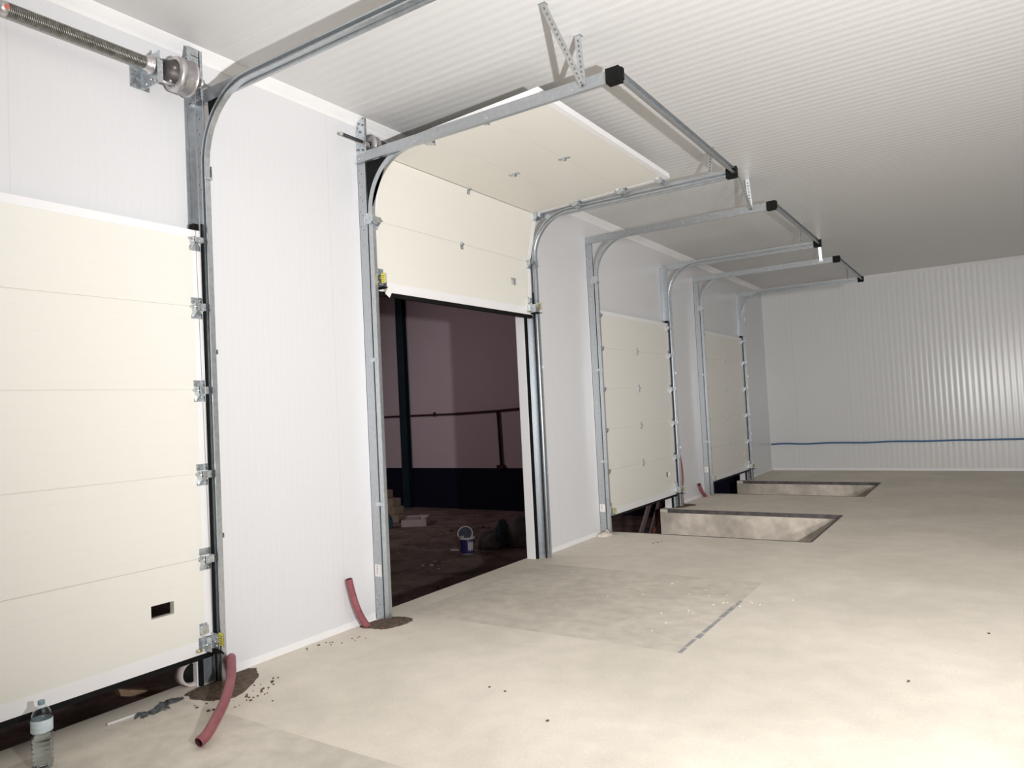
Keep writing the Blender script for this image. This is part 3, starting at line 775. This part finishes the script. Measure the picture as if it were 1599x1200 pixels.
scatter('plaster_flecks', [(0.664, 6.256, 0.01, 2), (1.73, 6.13, 0.01, 2), (2.16, 5.35, 0.02, 3), (2.31, 5.71, 0.02, 3), (2.43, 5.66, 0.02, 3), (2.55, 5.8, 0.03, 5), (1.2, 5.4, 0.5, 10), (2.1, 5.6, 0.4, 10), (1.55, 2.0, 0.12, 10), (2.6, 6.4, 0.5, 6)],
        M['foam'], 'small white flecks on the darker floor patch', 'flecks', 6, 0.004, 0.009)

# bottle standing by the nearest door
bt = thing('water_bottle', (0.28, 1.666, 0), 'clear plastic water bottle with pale blue label standing by the nearest door', 'bottle')
R0 = 0.046
prof = [(0.0, 0.004), (0.03, 0.0), (0.042, 0.004), (R0, 0.016)]
for i in range(8): z0_ = 0.022 + i * 0.021; prof += [(R0 - 0.0025, z0_), (R0, z0_ + 0.008), (R0, z0_ + 0.014)]
prof += [(R0, 0.20), (R0, 0.235), (0.043, 0.252), (0.034, 0.272), (0.022, 0.288), (0.0145, 0.296), (0.0135, 0.302), (0.0135, 0.312)]
m = MB(); m.lathe(prof[1:], M['pet'], n=32); m.lathe([(max(a - 0.0012, 0), b + 0.0008) for a, b in prof[1:]][::-1], M['pet'], n=32); m.obj('bottle_body', bt, fix=False)
m = MB(); m.lathe([(0.0, 0.006)] + [(a - 0.0022, b + 0.003) for a, b in prof[1:-14] if b < 0.16] + [(R0 - 0.0025, 0.158), (0.0, 0.158)], M['water'], n=32); m.obj('water', bt)
m = MB(); m.lathe([(R0 + 0.0008, 0.175), (R0 + 0.0011, 0.176), (R0 + 0.0011, 0.232), (R0 + 0.0008, 0.233)], M['label'], n=32); tag(m.obj('bottle_label', bt), 'pale blue and white label')
m = MB(); m.lathe([(0.0, 0.318), (0.0145, 0.318), (0.0155, 0.315), (0.0155, 0.300), (0.014, 0.299)], M['cap'], n=24); tag(m.obj('bottle_cap', bt), 'blue grey screw cap')

# pale stick and shredded film on the floor by the nearest door
m = MB(); R = Matrix.Translation((0.078, 2.15, 0.007)) @ Matrix.Rotation(math.radians(85), 4, 'Z')
m.box(-0.075, 0.075, -0.009, 0.009, -0.006, 0.006, M['pailw'], rot=R, bevel=0.002)
tag(m.obj('wood_stick'), 'short pale stick lying on the floor along the nearest threshold', 'stick')
rnd = random.Random(11); m = MB()
for q in range(14):
    y = 2.20 + q * 0.018; x = 0.115 + 0.035 * math.sin(q * 0.45) + rnd.uniform(-.03, .03); L_ = rnd.uniform(.05, .10)
    pts = [(x + rnd.uniform(-.02, .02), y + L_ * t, 0.004 + 0.012 * math.sin(PI * t) * rnd.uniform(.4, 1.2)) for t in (0, .25, .5, .75, 1)]
    A = [m.bm.verts.new((p[0] - 0.013, p[1], p[2])) for p in pts]; B = [m.bm.verts.new((p[0] + 0.013, p[1] + rnd.uniform(-.01, .01), p[2] * 0.6)) for p in pts]
    for i in range(4): m.face([A[i], A[i + 1], B[i + 1], B[i]], M['filmd'], True)
tag(m.obj('plastic_film'), 'crumpled dark plastic film on the floor by the nearest threshold', 'plastic film')

# white duct end and plank seen under the nearest door
m = MB()
m.lathe([(0.066, -0.10), (0.078, -0.10), (0.078, -0.02), (0.070, -0.02), (0.062, -0.03), (0.060, -0.10)], M['boxw'], (0, 2.705 - 0.055, 0.079), 'X', 28)
m.lathe([(0.001, -0.035), (0.055, -0.035), (0.058, -0.09)], M['black'], (0, 2.705 - 0.055, 0.079), 'X', 28)
tag(m.obj('duct_ring'), 'round off-white duct ring with dark centre under the nearest door corner', 'duct ring')
# blue cable along the far wall
m = MB(); rnd = random.Random(4); pts = []
for i in range(60):
    x = 0.03 + i * (XR - 0.1) / 59
    pts.append((x, YF - 0.03, 0.577 + 0.012 * math.sin(i * 0.9) * math.exp(-i / 12) + rnd.uniform(-.003, .003) + 0.0009 * i))
m.tube(pts, 0.018, M['bluec'], n=8)
tag(m.obj('blue_cable'), 'thin blue cable strung low across the ribbed far wall', 'cable')

# planks leaning outside the third door
def bar(name, a, b, w_, t_, mat, label, cat, group=None):
    m = MB(); a, b = Vector(a), Vector(b); t = (b - a).normalized(); wd = Vector((0, 1, 0)); wd = (wd - t * wd.dot(t)).normalized(); n = t.cross(wd)
    R = Matrix((wd, n, t)).transposed().to_4x4(); R.translation = a
    m.box(-w_ / 2, w_ / 2, -t_ / 2, t_ / 2, 0, (b - a).length, mat, rot=R, bevel=0.003)
    return tag(m.obj(name), label, cat, group)
m = MB(); m.prism([(2.75, -0.235), (3.7, -0.585), (3.7, -0.635), (2.77, -0.290)], 'X', -1.17, -1.10, M['wood'])
for y in (3.25, 3.6): m.box(-1.16, -1.11, y, y + 0.05, GZ, -0.235 - 0.37 * (y - 2.72) , M['woodd'])
tag(m.obj('timber_prop'), 'raw timber prop sloping in the dark outside the nearest door', 'timber')
bar('wood_plank', (-0.75, 10.45, GZ), (-0.45, 11.15, 0.35), 0.13, 0.03, M['woodd'], 'wide grey plank leaning outside beneath the third door', 'plank', 'planks outside the third door')
bar('wood_plank', (-0.72, 10.85, GZ), (-0.45, 11.55, 0.35), 0.10, 0.03, M['woodd'], 'narrower brown plank leaning outside beneath the third door, nearer the jamb', 'plank', 'planks outside the third door')
bar('steel_bar', (-0.66, 10.85, GZ), (-0.5, 11.75, 0.25), 0.022, 0.022, M['red'], 'thin red bar leaning outside beneath the third door', 'bar')

# ------------------------------------------------------------------ things lying in the hall outside
pl = thing('paint_pail', (-4.58, 11.40, GZ), 'navy and white plastic pail standing on the dark ground outside', 'pail', rz=0.5)
m = MB(); m.lathe([(0.0, 0.0), (0.10, 0.0), (0.105, 0.012)], M['pailw'], n=32); m.lathe([(0.105, 0.012), (0.122, 0.26)], M['pailb'], n=32)
m.lathe([(0.122, 0.26), (0.128, 0.262), (0.128, 0.30), (0.122, 0.30), (0.118, 0.26), (0.10, 0.02), (0.0, 0.02)], M['pailw'], n=32); m.obj('pail_body', pl)
m = MB()
for i in range(9):
    a0 = -1.35 + i * 0.10; a1 = a0 + 0.10
    z0_, z1_ = 0.07 + 0.02 * math.sin(i * 1.7), 0.22 + 0.02 * math.cos(i * 2.1)
    r0_, r1_ = 0.105 + 0.017 * (z0_ / .25) + 0.001, 0.105 + 0.017 * (z1_ / .25) + 0.001
    v = [m.bm.verts.new((r * math.cos(a), r * math.sin(a), z)) for a, r, z in ((a0, r0_, z0_), (a1, r0_, z0_), (a1, r1_, z1_), (a0, r1_, z1_))]
    m.face(v, M['pailw'])
tag(m.obj('pail_label', pl), 'white patch of the pail print')
m = MB(); m.tube(spline([(0, -0.128, 0.28), (0.06, -0.12, 0.23), (0.115, -0.05, 0.17), (0.13, 0.0, 0.155), (0.115, 0.05, 0.17), (0.06, 0.12, 0.23), (0, 0.128, 0.28)], 8), 0.003, M['pailw'], n=6); m.obj('handle', pl)
ld = MB(); R = Matrix.Translation((-0.045, 0.125, 0.335)) @ Matrix.Rotation(math.radians(-62 - 28), 4, 'Z') @ Matrix.Rotation(math.radians(72), 4, 'Y')
n = 32
for (ra, rb, za, zb, mt) in ((0.13, 0.13, 0.0, 0.02, 'pailw'), (0.13, 0.112, 0.02, 0.02, 'pailw'), (0.112, 0.0005, 0.008, 0.008, 'lidc'), (0.13, 0.0005, 0, 0, 'pailw'), (0.112, 0.112, 0.008, 0.02, 'pailw')):
    A = [ld.bm.verts.new(R @ Vector((ra * math.cos(2 * PI * i / n), ra * math.sin(2 * PI * i / n), za))) for i in range(n)]
    B = [ld.bm.verts.new(R @ Vector((rb * math.cos(2 * PI * i / n), rb * math.sin(2 * PI * i / n), zb))) for i in range(n)]
    for i in range(n): ld.face([A[i], A[(i + 1) % n], B[(i + 1) % n], B[i]], M[mt], True)
tag(ld.obj('lid', pl), 'white-rimmed dark lid standing open')
pl.scale = (1.2, 1.2, 1.1)

def lump(name, c, r, mat, label, cat, group=None, seed=1, rz=0.0, pinch=0.0):
    rnd = random.Random(seed); m = MB()
    bmesh.ops.create_icosphere(m.bm, subdivisions=4, radius=1.0)
    m.mi(mat); R = Matrix.Rotation(rz, 3, 'Z')
    ph = [(rnd.uniform(1.5, 4), rnd.uniform(0, 6), rnd.uniform(1.5, 4), rnd.uniform(0, 6)) for _ in range(5)]
    for v in m.bm.verts:
        d = v.co.normalized(); q = 1.0
        for a, b, c_, e in ph: q += 0.045 * math.sin(a * d.x * 2 + b) * math.sin(c_ * d.y * 2 + e + d.z * 3)
        p = Vector((d.x * r[0], d.y * r[1], d.z * r[2])) * q
        if pinch: p.y *= 1 - pinch * max(0, d.x) ; p.z *= 1 - pinch * 0.5 * max(0, d.x)
        p.z = max(p.z, -r[2] * 0.62); p = R @ p
        v.co = Vector(c) + p + Vector((0, 0, r[2] * 0.62))
    for f in m.bm.faces: f.smooth = True
    return tag(m.obj(name), label, cat, group)
SG = 'filled sacks outside the open doorway'
lump('filled_sack', (-4.46, 12.02, GZ), (0.29, 0.25, 0.22), M['sack'], 'pale grey filled sack slumped on the ground right of the pail', 'sack', SG, 2, 0.6, 0.3)
lump('filled_sack', (-4.31, 12.24, GZ), (0.15, 0.28, 0.33), M['sackt'], 'dark teal filled sack squeezed in the middle of the sack pile outside', 'sack', SG, 5, 0.2)
lump('filled_sack', (-4.02, 12.43, GZ), (0.26, 0.30, 0.38), M['sack'], 'mauve grey filled sack at the right end of the sack pile outside', 'sack', SG, 8, 0.5)
m = MB(); R = Matrix.Translation((-8.0, 13.7, GZ)) @ Matrix.Rotation(math.radians(33), 4, 'Z') @ Matrix.Diagonal((0.82, 0.8, 0.95, 1))
m.box(-0.36, 0.36, -0.02, 0.0, 0, 0.18, M['boxw'], rot=R); m.box(-0.36, 0.36, 1.0, 1.02, 0, 0.18, M['boxw'], rot=R)
m.box(-0.38, -0.36, 0, 1.0, 0, 0.18, M['boxw'], rot=R); m.box(0.36, 0.38, 0, 1.0, 0, 0.18, M['boxw'], rot=R); m.box(-0.36, 0.36, 0, 1.0, 0, 0.02, M['boxw'], rot=R)
m.box(-0.33, 0.1, 0.1, 0.9, 0.02, 0.15, M['boxw'], rot=R, bevel=0.01)
tag(m.obj('shallow_box'), 'shallow white box lying open on the ground by the blocks outside', 'box')
bl = [(-9.55, 14.35, 0, 0.0), (-9.0, 14.25, 0, .1), (-9.6, 14.35, 1, .05), (-9.08, 14.3, 1, -.1), (-9.6, 14.4, 2, .12), (-9.18, 14.3, 2, 0), (-9.50, 14.35, 3, .05)]
bpos = ['bottom left', 'bottom right', 'second layer left', 'second layer right', 'third layer left', 'third layer right', 'topmost']
for (x, y, l, a), nm in zip(bl, bpos):
    m = MB(); R = Matrix.Translation((x - 0.12, y - 0.05, GZ + l * 0.201)) @ Matrix.Rotation(a, 4, 'Z')
    m.box(-0.25, 0.25, -0.16, 0.16, 0.0, 0.198, M['block'], rot=R, bevel=0.008)
    tag(m.obj('building_block'), 'beige building block in the stack outside, ' + nm, 'block', 'stacked building blocks outside')
lump('plastic_bundle', (-8.55, 13.25, GZ), (0.22, 0.2, 0.24), M['bluebag'], 'blue plastic bundle on the ground before the stacked blocks', 'bundle', None, 9)
scatter('rubble', [(-4.4, 10.5, 0.3, 9), (-6.2, 11.7, 0.4, 12), (-7, 14, 0.9, 14), (-5.5, 13.5, 0.8, 14), (-3, 9.5, 0.6, 6), (-8, 12.5, 1.0, 8)], M['rubbish'], 'loose rubble littering the dark ground outside', 'rubble', 12, 0.015, 0.06)
for o in bpy.data.objects:
    if o.name == 'rubble': o.location.z = GZ
m = MB(); R = Matrix.Translation((-5.02, 11.56, GZ + 0.012)) @ Matrix.Rotation(0.2, 4, 'Z')
m.box(-0.09, 0.09, -0.03, 0.03, -0.01, 0.012, M['pailw'], rot=R, bevel=0.003); tag(m.obj('white_offcut'), 'small white offcut lying left of the pail outside', 'offcut')
